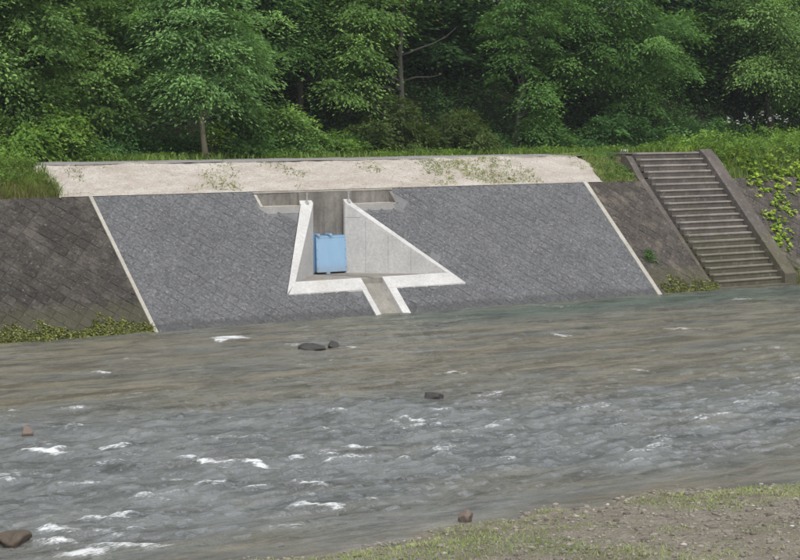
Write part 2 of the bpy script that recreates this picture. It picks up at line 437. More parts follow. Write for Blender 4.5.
for (u, v, wpx, hpx, st) in FO:
    c = on_z(u, v); e1 = on_z(u + wpx / 2, v)[:2] - c[:2]; e2 = on_z(u, v - hpx / 2)[:2] - c[:2]
    A = np.linalg.inv(np.stack([e1, e2], 1)); q0 = A[0,0]*(WX-c[0]) + A[0,1]*(WY-c[1]); q1 = A[1,0]*(WX-c[0]) + A[1,1]*(WY-c[1])
    rr = np.exp(-(q0 ** 2) * .8 - (q1 + .35 * np.sin(q0 * 2.2 + u)) ** 2 * 2.2)
    foam = np.maximum(foam, .88 * st * rr); hh = hh + .03 * st * rr * (WY > -22.5)
foam = foam + .45 * np.clip((mid * .7 + big * .5) * rap - 1.3, 0, 1.2) * (WY < -4) * calm
deep = np.exp(-((WY + 1.6) / 1.9) ** 2) * np.clip((WX - 3) / 7, .0, 1)
I, J = np.meshgrid(np.arange(NX - 1), np.arange(NY - 1)); a = (J * NX + I).ravel()
chop = np.gradient(hh, axis=1) * -1.2
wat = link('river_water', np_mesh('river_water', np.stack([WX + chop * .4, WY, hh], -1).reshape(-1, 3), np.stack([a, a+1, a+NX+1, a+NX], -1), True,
           {'foam': foam.ravel(), 'deep': deep.ravel(), 'air_sheen': np.clip((rap - .72) / .8 + (fbm(WX * .35, WY * 1.1) - .47) * 1.2, 0, 1).ravel()}), None)
tag(wat, kind='structure')
k = NT('river_water')
f = k.attr('foam'); nz = k.noise(6, 5, .75, k.pos((.45, 1.6, 1))); nf = k.noise(26, 3, .7, k.pos((.5, 1.3, 1)))
fm = k.ramp(k.math('ADD', f, k.math('ADD', k.math('MULTIPLY', k.math('SUBTRACT', nz, .5), 2.0), k.math('MULTIPLY', k.math('SUBTRACT', nf, .5), 1.5))), [(.48, 0.0), (1.7, .8)])
r1 = k.noise(2.2, 5, .65, k.pos((.35, 1.2, 1)), .5); r2 = k.noise(9, 4, .65, k.pos((.4, 1.2, 1)), .4)
bmp = k.bump(k.math('ADD', r1, k.math('MULTIPLY', r2, .45)), 1.0, .20)
fr = k.n('Fresnel'); fr.inputs['IOR'].default_value = 1.33; k.l(bmp, fr.inputs['Normal'])
gl = k.n('BsdfGlossy'); gl.inputs['Roughness'].default_value = .05; k.l(bmp, gl.inputs['Normal'])
tr = k.n('BsdfTransparent'); tr.inputs[0].default_value = (.72, .74, .62, 1)
df = k.n('BsdfDiffuse'); k.l(k.mix(.85, k.mix(k.attr('air_sheen'), k.mix(k.attr('deep'), k.mix(k.ramp(k.noise(.55, 5, .7, k.pos((.3, 1.5, 1))), [(.38, 0.0), (.62, 1.0)]), (.20, .178, .13), (.158, .164, .146)), (.075, .098, .08)), (.142, .152, .15)), k.ramp(k.noise(1.1, 6, .72, k.pos((.45, 1.5, 1)), .5), [(.36, .45), (.5, .95), (.64, 1.35)]), 'MULTIPLY'), df.inputs[0]); df.inputs['Normal'].default_value = (0, 0, 1); upv = k.n('CombineXYZ'); upv.inputs[2].default_value = 1.0; k.l(upv.outputs[0], df.inputs['Normal'])  # dark ripple streaks and pale sky reflection painted into the body colour, besides aeration
b1 = k.n('MixShader'); k.l(k.mix(k.attr('air_sheen'), k.mix(k.attr('deep'), (.66,)*3, (.9,)*3), (.85,)*3), b1.inputs[0]); k.l(tr.outputs[0], b1.inputs[1]); k.l(df.outputs[0], b1.inputs[2])
b2 = k.n('MixShader'); k.l(fr.outputs[0], b2.inputs[0]); k.l(b1.outputs[0], b2.inputs[1]); k.l(gl.outputs[0], b2.inputs[2])
fd = k.n('BsdfDiffuse'); fd.inputs[0].default_value = (.62, .64, .65, 1)
b3 = k.n('MixShader'); k.l(fm, b3.inputs[0]); k.l(b2.outputs[0], b3.inputs[1]); k.l(fd.outputs[0], b3.inputs[2]); k.l(b3.outputs[0], k.out.inputs[0])
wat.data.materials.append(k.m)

# ------------------------------------------------------------------ convex polygon clipping in the (x, s) plane of the slope
def clip(poly, p, q, keep_left=True):
    out = []; n = len(poly)
    side = lambda a: ((q[0]-p[0])*(a[1]-p[1]) - (q[1]-p[1])*(a[0]-p[0])) * (1 if keep_left else -1)
    for i in range(n):
        a, b = poly[i], poly[(i+1) % n]; sa, sb = side(a), side(b)
        if sa >= 0: out.append(a)
        if sa * sb < 0:
            t = sa / (sa - sb); out.append((a[0]+(b[0]-a[0])*t, a[1]+(b[1]-a[1])*t))
    return out
def area(p): return .5 * abs(sum(p[i][0]*p[(i+1) % len(p)][1] - p[(i+1) % len(p)][0]*p[i][1] for i in range(len(p)))) if len(p) > 2 else 0
def inside(poly, cut):
    for i in range(len(cut)): poly = clip(poly, cut[i], cut[(i+1) % len(cut)]) if poly else poly
    return poly
def minus(polys, cut):
    res = []
    for poly in polys:
        cur = poly
        if area(inside(poly, cut)) < 1e-6: res.append(poly); continue
        for i in range(len(cut)):
            o = clip(cur, cut[i], cut[(i+1) % len(cut)], False)
            if area(o) > 1e-5: res.append(o)
            cur = clip(cur, cut[i], cut[(i+1) % len(cut)])
            if area(cur) < 1e-6: break
    return res
def inset(poly, d):
    n = len(poly); sgn = 1 if sum(poly[i][0]*poly[(i+1) % n][1] - poly[(i+1) % n][0]*poly[i][1] for i in range(n)) > 0 else -1
    cur = poly
    for i in range(n):
        p, q = poly[i], poly[(i+1) % n]; L = math.hypot(q[0]-p[0], q[1]-p[1])
        if L < 1e-6: continue
        nx_, ny_ = -(q[1]-p[1])/L*sgn*d, (q[0]-p[0])/L*sgn*d
        cur = clip(cur, (p[0]+nx_, p[1]+ny_), (q[0]+nx_, q[1]+ny_), sgn > 0)
        if len(cur) < 3: return []
    return cur
A_, B_ = .225, .225
def block_geo(poly, r, rough):
    """local solid of one facing block: polygon in (dx, ds), rough pillowed face"""
    base = inset(poly, .0045); top = inset(poly, .02)
    if len(base) < 3 or len(base) != len(top) or area(base) < .004: return None
    n = len(base); cx = sum(p[0] for p in top)/n; cy = sum(p[1] for p in top)/n
    vs = [(p[0], p[1], -.075) for p in base] + [(p[0], p[1], -.001 + r.uniform(-.003, .001)) for p in base] + \
         [(p[0]+r.uniform(-.008, .008), p[1]+r.uniform(-.008, .008), .006 + r.uniform(-rough, rough)*.4) for p in top] + [(cx + r.uniform(-.06, .06), cy + r.uniform(-.06, .06), .016 + r.uniform(-rough, rough*1.8))]
    fs = []
    for i in range(n):
        j = (i+1) % n
        fs += [(i, j, n+j, n+i), (n+i, n+j, 2*n+j, 2*n+i), (2*n+i, 2*n+j, 3*n)]
    return vs, fs
def xf(vs, x, s, n=0.0): return [P(x + a, s + b, n + c) for a, b, c in vs]
def block_wall(thing, mat, x0, x1, s0, s1, cuts, drops, rough, seed, near_first, limit=300, vis=None, gapchance=0):
    r = random.Random(seed); full = [(-A_, 0), (0, -B_), (A_, 0), (0, B_)]
    rect = [(x0, s0), (x1, s0), (x1, s1), (x0, s1)]
    variants = []
    for t in range(14):
        g_ = block_geo(full, r, rough); m_ = MB(); m_.add([P(*v) for v in g_[0]], g_[1], r.random()); me = m_.mesh('block'); me.materials.append(mat); variants.append((g_, me))
    items = []
    for j in range(int(s0 / B_) - 2, int(s1 / B_) + 3):
        for i in range(int(x0 / (2*A_)) - 2, int(x1 / (2*A_)) + 3):
            cx, cy = i*2*A_ + (A_ if j % 2 else 0), j*B_
            poly = [(cx+a, cy+b) for a, b in full]
            if any(area(inside(poly, d)) > 1e-4 for d in drops): continue
            pp = inside(poly, rect)
            if area(pp) < .006: continue
            pieces = [pp]
            for c in cuts: pieces = minus(pieces, c)
            whole = abs(area(pp) - 2*A_*B_) < 1e-5 and len(pieces) == 1 and abs(area(pieces[0]) - area(pp)) < 1e-5
            items.append((cx, cy, whole, pieces))
    items.sort(key=lambda q: near_first(q[0], q[1]))
    rest = MB(); cnt = 0
    for (cx, cy, whole, pieces) in items:
        if whole:
            (g_, me) = variants[r.randrange(14)]; dn = r.uniform(-.0015, .003)
            if cnt < limit and (vis is None or vis(cx, cy)):
                link('block', me, mat, thing, P(cx, cy, dn)); cnt += 1
            else: rest.add(xf(g_[0], cx, cy, dn), g_[1], r.random())
        else:
            m_ = MB(); tone = r.random()
            for pc_ in pieces:
                g_ = block_geo([(p[0]-cx, p[1]-cy) for p in pc_], r, rough*.6)
                if g_: m_.add(xf(g_[0], cx, cy), g_[1], tone)
            if not m_.v: continue
            if cnt < limit and (vis is None or vis(cx, cy)): m_.build('block', mat, thing); cnt += 1
            else: rest.add(m_.v, m_.f, tone)
    if rest.v: tag(rest.build('block_field', mat, thing), kind='stuff')
def slab(thing, name, mat, x0, x1, s0, s1, cuts, n0, n1):
    pieces = [[(x0, s0), (x1, s0), (x1, s1), (x0, s1)]]
    for c in cuts: pieces = minus(pieces, c)
    m_ = MB()
    for p in pieces: m_.loft([P(a, b, n0) for a, b in p], [P(a, b, n1) for a, b in p])
    return m_.build(name, mat, thing)
def campt(x, s):
    p = np.array(P(x, s)); return float(np.linalg.norm(p - CAM))

XJ = 17.72                                   # right joint
OUT = [(4.46, .95), (10.66, .95), (8.33, 4.26), (6.48, 4.26)]
NOT_ = [(5.2, 4.24), (9.88, 4.24), (9.88, 4.70), (5.2, 4.70)]
CHU = [(6.93, -1.2), (8.16, -1.2), (8.16, .96), (6.93, .96)]

rv = empty('block_revetment', (8.8, 0, 0)); tag(rv, 'long new dark grey concrete block facing around the drain outlet', 'revetment')
slab(rv, 'mortar_bed', M_MORTAR, .05, XJ - .05, -1.0, STOP - .02, [OUT, NOT_, CHU], -.40, -.0055)
drop_zone = [(5.1, 4.05), (9.98, 4.05), (9.98, 4.72), (5.1, 4.72)]
block_wall(rv, M_BLK, .06, XJ - .06, -.70, STOP - .015, [OUT, NOT_, CHU], [[(5.12, 4.12), (9.95, 4.12), (9.95, 4.26), (5.12, 4.26)]], .012, 3, campt)
slab(rv, 'mortar_infill', M_INFILL, 5.06, 6.46, 3.95, 4.28, [OUT, NOT_], -.005, .003)
slab(rv, 'mortar_infill', M_INFILL, 8.35, 9.75, 3.95, 4.28, [OUT, NOT_], -.005, .003)
js = MB(); js.loft([P(-.06, -1, -.3), P(.05, -1, -.3), P(.05, STOP, -.3), P(-.06, STOP, -.3)], [P(-.06, -1, .022), P(.05, -1, .022), P(.05, STOP, .022), P(-.06, STOP, .022)])
js.build('joint_strip', M_JOINT, rv, bevel=.008)
js = MB(); js.loft([P(XJ-.05, -1, -.3), P(XJ+.12, -1, -.3), P(XJ+.12, STOP, -.3), P(XJ-.05, STOP, -.3)], [P(XJ-.05, -1, .024), P(XJ+.12, -1, .024), P(XJ+.12, STOP, .024), P(XJ-.05, STOP, .024)])
js.build('joint_strip', M_JOINT, rv, bevel=.008)

SX0, SX1 = 20.46, 23.37                      # stairs
ow = empty('weathered_block_wall', (-3, 0, 0)); tag(ow, 'brown weathered block wall with a mossy foot, left of the new facing', 'wall')
slab(ow, 'mortar_bed', M_OLDM, -40, -.07, -1, STOP - .03, [], -.40, -.010)
block_wall(ow, M_OLDB, -14, -.065, -.6, STOP - .02, [], [], .016, 5, campt, vis=lambda x, s: x > -6.0 and s > -.15)
ow2 = empty('weathered_block_wall', (19, 0, 0)); tag(ow2, 'narrow strip of brown block wall between the new facing and the stairs', 'wall')
slab(ow2, 'mortar_bed', M_OLDM, XJ + .125, SX0 - .285, -1, STOP - .03, [], -.40, -.010)
block_wall(ow2, M_OLDB2, XJ + .13, SX0 - .29, -.6, STOP - .02, [], [], .016, 6, campt, vis=lambda x, s: s > -.15)
ow3 = empty('weathered_block_wall', (26, 0, 0)); tag(ow3, 'brown block wall with lime vines, right of the stairs', 'wall')
slab(ow3, 'mortar_bed', M_OLDM, SX1 + .56, 60, -1, STOP - .03, [], -.40, -.010)
block_wall(ow3, M_OLDB2, SX1 + .57, 34, -.6, STOP - .02, [], [], .016, 8, campt, vis=lambda x, s: x < 30 and s > -.15)

# ------------------------------------------------------------------ drain outlet
ZF = .93; YB = 3.30
do = empty('drain_outlet', (7.5, 2.0, ZF)); tag(do, 'pale concrete drain outlet with flared wing walls set into dark block slope', 'drain outlet')
def vprism(poly, zb, n=.022):                # footprint from slope points, cut off by the slope plane
    m_ = MB(); top = [P(x, s, n) for x, s in poly]; m_.loft([(p[0], p[1], zb) for p in top], top); return m_
vprism([(4.92, 1.36), (6.95, 4.30), (6.95, 4.42), (6.52, 4.42), (6.49, 4.255), (4.46, .96)][::1], -.1).build('wing_wall', M_NEW, do, bevel=.012)
vprism([(10.66, .96), (8.32, 4.255), (8.30, 4.42), (8.06, 4.42), (8.06, 4.30), (10.22, 1.36)], -.1).build('wing_wall', M_NEW, do, bevel=.012)
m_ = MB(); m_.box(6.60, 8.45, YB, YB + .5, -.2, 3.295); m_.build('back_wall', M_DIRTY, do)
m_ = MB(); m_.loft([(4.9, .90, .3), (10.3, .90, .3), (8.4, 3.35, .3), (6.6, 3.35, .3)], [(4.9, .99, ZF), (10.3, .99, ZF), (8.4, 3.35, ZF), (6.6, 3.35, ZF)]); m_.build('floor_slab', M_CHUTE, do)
vprism([(4.50, .945), (7.13, .945), (7.13, 1.372), (4.90, 1.372)], -.15, .030).build('sill', M_NEW, do, bevel=.012)
vprism([(7.86, .945), (10.62, .945), (10.25, 1.372), (7.86, 1.372)], -.15, .030).build('sill', M_NEW, do, bevel=.012)
m_ = MB(); m_.loft([P(7.10, -1.3, -.5), P(7.89, -1.3, -.5), P(7.89, 1.40, -.5), P(7.10, 1.40, -.5)], [P(7.10, -1.3, -.10), P(7.89, -1.3, -.10), P(7.89, 1.40, -.10), P(7.10, 1.40, -.10)]); m_.build('chute_bed', M_CHUTE, do)
for a0, a1 in ((6.945, 7.125), (7.865, 8.14)):
    m_ = MB(); m_.loft([P(a0, -1.3, -.4), P(a1, -1.3, -.4), P(a1, .94, -.4), P(a0, .94, -.4)], [P(a0, -1.3, .028), P(a1, -1.3, .028), P(a1, .94, .028), P(a0, .94, .028)]); m_.build('kerb', M_NEW, do, bevel=.015)
# formwork marks on the inner face of the right wing wall
fa, fb = np.array(P(8.06, 4.30, .022)), np.array(P(10.22, 1.36, .022)); fd_ = (fb - fa); fd_[2] = 0; fd_ /= np.linalg.norm(fd_); fn = np.array([-fd_[1], fd_[0], 0]); fn = fn if fn[1] < 0 else -fn
def form_mark(t0, t1, z0, z1):
    q0 = fa + (fb - fa) * t0; q1 = fa + (fb - fa) * t1; m2 = MB()
    bk = [(q0[0], q0[1], z0), (q1[0], q1[1], z0), (q1[0], q1[1], z1), (q0[0], q0[1], z1)]
    m2.loft([tuple(np.array(c) - fn * .004) for c in bk], [tuple(np.array(c) + fn * .002) for c in bk]); m2.build('form_joint', M_INFILL, do)
for t in (.20, .42, .64): form_mark(t, t + .003, ZF + .02, float((fa + (fb - fa) * t)[2]) - .05)
form_mark(.01, .15, 2.545, 2.557)
# inspection ledge: recess across the top
ZL = 4.245 * ST
for a0, a1 in ((5.22, 6.50), (8.31, 9.86)):   # left and right of the shaft
    m_ = MB(); m_.box(a0, a1, 3.02, 3.42, ZL - .22, ZL); m_.build('ledge', M_JOINT, do, bevel=.008)
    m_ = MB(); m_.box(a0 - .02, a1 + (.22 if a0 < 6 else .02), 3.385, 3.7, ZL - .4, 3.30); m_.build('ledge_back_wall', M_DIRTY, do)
for a0, a1 in ((5.12, 5.21), (9.87, 9.96)):
    m_ = MB(); m_.loft([P(a0, 4.22, -.35), P(a1, 4.22, -.35), P(a1, 4.72, -.35), P(a0, 4.72, -.35)], [P(a0, 4.22, .012), P(a1, 4.22, .012), P(a1, 4.72, .012), P(a0, 4.72, .012)]); m_.build('ledge_end', M_JOINT if a0 < 6 else M_DIRTY, do)
m_ = MB(); m_.box(5.10, 9.98, 3.372, 3.56, 3.302, 3.345); m_.build('coping', M_JOINT, do, bevel=.006)
for px_ in (6.74, 8.20):
    m_ = MB(); y0, z0 = 3.10, 3.0; m_.tube([(px_, y0, z0 - .06), (px_, y0, z0 + .27)], [.022, .022], 10)
    m_.tube([(px_, y0, z0 - .02), (px_, y0, z0 + .05)], [.07, .05], 10); m_.tube([(px_, y0, z0 + .26), (px_, y0, z0 + .30)], [.034, .034], 10)
    m_.build('post', M_STEEL, do)
m_ = MB(); pts = [(7.15, 3.05, 7), (7.5, 2.2, 6), (7.72, 1.5, 5), (7.6, 1.02, 4)]
for i in range(3):
    a, b = pts[i], pts[i+1]; w0, w1 = a[2]*.012, b[2]*.012
    m_.add([(a[0]-w0, a[1], ZF+.005), (a[0]+w0, a[1], ZF+.005), (b[0]+w1, b[1], ZF+.005), (b[0]-w1, b[1], ZF+.005)], [(0, 3, 2, 1)])
m_.build('silt_streak', M_SILT, do, fix=False)

# ------------------------------------------------------------------ blue flap gate, hung from the back wall
gx0, gx1, gz0, gz1 = 7.0, 8.07, .99, 2.02
fg = empty('flap_gate', (7.5, 3.2, gz0)); tag(fg, 'pale blue steel flap gate hanging at the back of the outlet', 'gate')
m_ = MB(); m_.box(gx0 - .03, gx0 + .06, 3.16, 3.295, gz0 - .04, gz1 + .10); m_.build('frame', M_BLUED, fg, bevel=.006)
m_ = MB(); m_.box(gx1 - .04, gx1 + .05, 3.16, 3.295, gz0 - .04, gz1 + .02); m_.build('frame', M_BLUED, fg, bevel=.006)
m_ = MB(); m_.box(gx0 + .065, gx1 - .045, 3.16, 3.295, gz1 - .07, gz1 + .02); m_.build('frame', M_BLUED, fg, bevel=.006)
yo = lambda z: 3.10 - (gz1 - z) * .05          # leaf stands a little open at the foot
def leaf(x0, x1, z0, z1, d0, d1):
    m2 = MB(); m2.loft([(x0, yo(z0)+d1, z0), (x1, yo(z0)+d1, z0), (x1, yo(z1)+d1, z1), (x0, yo(z1)+d1, z1)], [(x0, yo(z0)+d0, z0), (x1, yo(z0)+d0, z0), (x1, yo(z1)+d0, z1), (x0, yo(z1)+d0, z1)]); return m2
pn = leaf(gx0 + .04, gx1 + .01, gz0, gz1, -.02, .02).build('panel', M_BLUE, fg, bevel=.006)
for a0, a1, b0, b1 in ((gx0+.035, gx0+.085, gz0-.005, gz1+.005), (gx1-.035, gx1+.015, gz0-.005, gz1+.005), (gx0+.09, gx1-.04, gz1-.04, gz1+.008), (gx0+.09, gx1-.04, gz0-.008, gz0+.04)):
    leaf(a0, a1, b0, b1, -.028, -.0205).build('flange', M_BLUE, pn, bevel=.004)
for bx_ in (gx0 + .06, gx1 - .01):
    for bz in (gz0 + .12, gz0 + .38, gz0 + .64, gz0 + .90):
        leaf(bx_ - .014, bx_ + .014, bz - .014, bz + .014, -.040, -.0285).build('bolt', M_BLUED, pn, bevel=.004)
leaf(gx0+.055, gx0+.075, gz0+.01, gz1-.02, .021, .10).build('side_plate', M_BLUED, pn)
for hx in (gx0 + .10, gx0 + .52):
    m_ = MB(); m_.box(hx - .035, hx + .035, 3.02, 3.29, gz1 + .012, gz1 + .085); h_ = m_.build('hinge_lug', M_BLUE, fg, bevel=.008)
    m_ = MB(); m_.tube([(hx - .06, 3.06, gz1 + .05), (hx + .06, 3.06, gz1 + .05)], [.018, .018], 10); m_.build('pin', M_STEEL, h_)
m_ = MB(); m_.box(7.36, 7.48, yo(gz0) - .06, yo(gz0) + .03, gz0 - .06, gz0 - .01); m_.build('stop_lug', M_BLUE, fg, bevel=.006)

# ------------------------------------------------------------------ stairs
st = empty('concrete_stairs', (21.9, 0, 0)); tag(st, 'long flight of weathered concrete stairs from the river to the bank top', 'stairs')
NS, RI = 21, .2; PS = math.radians(46.3); TR = RI / math.tan(PS); z00 = .06; y00 = .16
rs = random.Random(4)
for i in range(NS):
    z1 = z00 + RI * (i + 1); y0 = y00 + TR * i
    m_ = MB(); w = rs.uniform(-.006, .006)
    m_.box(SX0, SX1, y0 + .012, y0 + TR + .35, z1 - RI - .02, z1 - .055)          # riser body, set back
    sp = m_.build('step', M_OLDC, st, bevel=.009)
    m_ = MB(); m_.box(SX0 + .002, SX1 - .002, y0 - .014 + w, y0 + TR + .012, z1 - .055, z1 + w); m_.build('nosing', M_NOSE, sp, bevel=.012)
m_ = MB(); m_.box(SX0 - .2, SX1 + .3, y00 - .25, y00 + .8, -.8, .055); m_.build('footing', M_OLDC, st, bevel=.02)
m_ = MB(); m_.box(SX0, SX1, y00 + TR * NS + .02, YC + .9, ZC - .3, z00 + RI * NS - .03); m_.build('landing', M_OLDC, st, bevel=.01)
def stringer(x0, x1, up0, up1):
    ytop = y00 + TR * NS; ztop = z00 + RI * NS
    prof = [(y00 - .16, -.6), (y00 - .16, .04 + up0), (y00 + .06, .26 + up0), (ytop - .55, ztop - .55 * math.tan(PS) + up0 + .06), (ytop - .2, ztop - .14 + up0 * .7), (ytop + .02, ztop + .0 + up1), (ytop + .25, ztop + .0 + up1), (ytop + .25, ztop - 1.2), (y00 + 1.0, -.6)]
    m2 = MB(); m2.loft([(x1, y, z) for y, z in prof], [(x0, y, z) for y, z in prof]); return m2
stringer(SX0 - .28, SX0 - .003, -.27, -.10).build('stringer', M_OLDC, st, bevel=.015)
stringer(SX1 + .003, SX1 + .55, .33, .02).build('stringer', M_OLDC, st, bevel=.015)

# ------------------------------------------------------------------ foliage builders
def leaves(C, D, N, size, tone, asp=.5, r=rng, droop=0.0):
    """C centres, D long axis, N normals (n,3); rhombic leaves, folded"""
    n = len(C); D = D / (np.linalg.norm(D, axis=1, keepdims=True) + 1e-9)
    S = np.cross(N, D); S /= (np.linalg.norm(S, axis=1, keepdims=True) + 1e-9); N = np.cross(D, S)
    L = size * r.uniform(.65, 1.3, (n, 1)); Wd = L * asp * .5
    base = C - D * L * .5; tip = C + D * L * .5 - N * L * droop
    m1 = C + S * Wd + N * L * .06; m2 = C - S * Wd + N * L * .06
    V = np.stack([base, m2, tip, m1], 1).reshape(-1, 3); F = np.arange(4 * n).reshape(n, 4)
    F = np.concatenate([F[:, [0, 1, 2]], F[:, [0, 2, 3]]], 0)
    return V, F, np.repeat(tone, 4)
def unit(n, r=rng):
    v = r.normal(size=(n, 3)); return v / np.linalg.norm(v, axis=1, keepdims=True)
def sprays(centres, outs, radius, nleaf, size, flat=.35, asp=.5, droop=.25, r=rng, tvar=.22):
    """leafy sprays: flattened fans round each centre, leaves pointing outwards and hanging a little"""
    m = len(centres); n = m * nleaf
    C0 = np.repeat(centres, nleaf, 0); O = np.repeat(outs, nleaf, 0)
    R = np.repeat(radius * r.uniform(.55, 1.35, m), nleaf)[:, None]
    q = r.normal(size=(n, 3)) * np.array([.55, .55, .55 * flat])
    # fan plane tilts away from the trunk
    tilt = np.repeat(r.uniform(.1, .6, m), nleaf)[:, None]
    off = q * R; off[:, 2] -= (off[:, :2] * O[:, :2]).sum(1) * tilt[:, 0] + .35 * (off[:, 0]**2 + off[:, 1]**2) / R[:, 0]
    C = C0 + off
    D = off * np.array([1, 1, .3]) + O * .35 * R + r.normal(size=(n, 3)) * .25 * R; D[:, 2] -= droop * np.linalg.norm(D, axis=1)
    Nn = np.array([0, 0, 1.0]) + O * .75 + r.normal(size=(n, 3)) * .38
    ct = np.repeat(np.clip(r.normal(.45, tvar, m), 0, 1), nleaf)
    tone = np.clip(ct + r.normal(0, .07, n), 0, 1)
    return leaves(C, D, Nn, size, tone, asp, r)
def cat(parts):
    V, F, T = [], [], []; b = 0
    for v, f, t in parts: V.append(v); F.append(f + b); T.append(t); b += len(v)
    return np.concatenate(V), np.concatenate(F), np.concatenate(T)
def lobe_centres(lobes, dens, r=rng):
    """sample spray centres in the outer part of the union of ellipsoid lobes"""
    Cs, Os = [], []
    for i, (c, rad) in enumerate(lobes):
        c = np.array(c, float); rad = np.array(rad, float)
        n = int(dens * (rad[0]*rad[1] + rad[1]*rad[2] + rad[0]*rad[2]) * 4.2)
        d = unit(n, r); rr = r.uniform(.45, 1.06, (n, 1)) ** .6
        bump = 1 + .42 * np.sin(d[:, :1] * 5 + i * 2) * np.sin(d[:, 1:2] * 6 + i) + .24 * np.sin(d[:, 2:] * 9 + i * 3)
        Cs.append(c + d * rad * rr * bump); Os.append(d)
    return np.concatenate(Cs), np.concatenate(Os)
def crown_mesh(lobes, dens, radius, nleaf, size, seed, **kw):
    r = np.random.default_rng(seed); C, O = lobe_centres(lobes, dens, r)
    return np_mesh('crown', *sprays(C, O, radius, nleaf, size, r=r, **kw)[:2], attr=None), C
def make_crown(lobes, dens, radius, nleaf, size, seed, **kw):
    r = np.random.default_rng(seed); C, O = lobe_centres(lobes, dens, r)
    V, F, T = sprays(C, O, radius, nleaf, size, r=r, **kw)
    return np_mesh('crown', V, F, attr={'tone': T}), C
def wob(a, b, n, amp, r):
    a, b = Vector(a), Vector(b); L = (b - a).length
    return [a.lerp(b, t / n) + Vector((r.uniform(-1, 1), r.uniform(-1, 1), r.uniform(-.5, .5))) * amp * L * math.sin(math.pi * t / n) for t in range(n + 1)]
def trunk_mesh(base_r, path, C, nlimb, seed, extra=()):
    r = random.Random(seed); m_ = MB(); n = len(path)
    m_.tube(path, [base_r * (1.35 if i == 0 else 1 - .75 * i / (n - 1)) for i in range(n)], 10)
    pv = [Vector(p) for p in path]; Cs = [Vector(c) for c in C]; r.shuffle(Cs)
    for c in Cs[:nlimb]:
        k_ = min(range(1, n), key=lambda i: (pv[i] - c).length + max(0, pv[i].z - c.z + .3) * 3)
        p = pv[k_]; rr = base_r * (1 - .75 * k_ / (n - 1)) * .5
        m_.tube(wob(p, c, 5, .07, r), [rr * (1 - .16 * i) + .006 for i in range(6)], 6)
    for (pts, r0) in extra:
        m_.tube(pts, [r0 * (1 - .8 * i / (len(pts) - 1)) for i in range(len(pts))], 7)
    return m_.mesh('trunk', smooth=True, fix=False)
def tree(name, label, u, Y, lobes, leafm, barkm, seed, path=None, base_r=.14, dens=2.6, radius=.62, nleaf=95, size=.17, nlimb=22, extra=(), group=None, cat_='tree', X=None, **kw):
    x = on_y(u, 130, Y)[0] if X is None else X; z = float(ground_z(x, Y)) - .05
    t = empty(name, (x, Y, z)); tag(t, label, cat_, group)
    me, C = make_crown(lobes, dens, radius, nleaf, size, seed, **kw)
    o = bpy.data.objects.new('crown', me); me.materials.append(leafm); COL.objects.link(o); o.parent = t
    if path is None:
        hmax = max(l[0][2] for l in lobes); path = wob((0, 0, 0), (.2, .1, hmax), 6, .03, random.Random(seed))
    tm = trunk_mesh(base_r, path, C, nlimb, seed, extra); tm.materials.append(barkm)
    o = bpy.data.objects.new('trunk', tm); COL.objects.link(o); o.parent = t
    return t
def dup(root, loc, rz, sc, label):
    r_ = root.copy(); COL.objects.link(r_); r_.location = loc; r_.rotation_euler = (0, 0, rz); r_.scale = (sc, sc, sc * .62); r_['label'] = label
    for ch in root.children:
        c = ch.copy(); COL.objects.link(c); c.parent = r_
    return r_

# front row of trees
tree('slender_tree', 'slender pale-trunked tree with feathery drooping leaves at the path edge', 206, 8.9,
     [((-.3,0,2.6),(1.7,1.5,1.0)), ((.5,0,3.6),(2.0,1.7,1.1)), ((-.6,.1,4.3),(1.6,1.6,1.0)), ((-.1,0,5.6),(1.7,1.6,1.1)), ((1.2,.3,2.3),(.9,1.0,.7))],
     L_PALE, B_PALE, 21, path=[(0,0,0),(-.08,0,.6),(-.16,0,1.3),(-.22,0,2.2),(-.3,0,3.3),(-.2,0,4.6),(-.1,0,6.2),(0,0,7.2)], base_r=.10, dens=2.7, radius=.62, nleaf=148, size=0.148, asp=.36, droop=.2, flat=.25)
tree('branching_tree', 'tree with a bare grey trunk and two bare right-hand branches, mid forest', 402, 12.4,
     [((-2.2,-.4,3.6),(1.5,1.4,.9)), ((-1.6,-.3,5.1),(1.9,1.6,.8)), ((.6,0,6.3),(2.3,1.9,.9)), ((-2.4,-.3,2.3),(1.1,1,.7))],
     L_YEL, B_GREY, 22, path=[(0,0,-.2),(.02,0,.9),(-.04,0,2.0),(-.1,0,3.2),(-.02,0,4.4),(.05,0,5.4),(0,0,6.8),(0,0,8)], base_r=.14, dens=2.2, radius=.6, nleaf=128, size=0.139, flat=.28,
     extra=[([(-.06,-.05,3.25),(.5,-.3,3.5),(1.1,-.4,3.7),(1.6,-.5,3.95),(2.0,-.6,4.3)], .045), ([(0,-.05,2.35),(.4,-.3,2.5),(.9,-.5,2.5),(1.3,-.6,2.6)], .032), ([(-.08,0,3.6),(-.6,-.3,4.1),(-1.3,-.4,4.6)], .05)])
tree('spreading_tree', 'broad dark green tree with layered sprays behind the grass verge', 615, 12.3,
     [((-2.3,-.6,4.9),(1.7,1.4,.8)), ((-.4,-.9,4.1),(1.9,1.5,.8)), ((1.6,-.8,4.7),(1.7,1.4,.8)), ((-.6,-.4,5.9),(2.6,1.8,.9)), ((.3,0,2.9),(2.4,1.5,.7)), ((2.3,-.5,3.2),(1.5,1.2,.7)), ((-2.4,-.2,3.2),(1.6,1.2,.7)), ((.8,-.3,1.8),(1.6,1.1,.6))],
     L_MID, B_DARK, 23, base_r=.17, dens=1.9, radius=.66, nleaf=128, size=0.131, flat=.26)
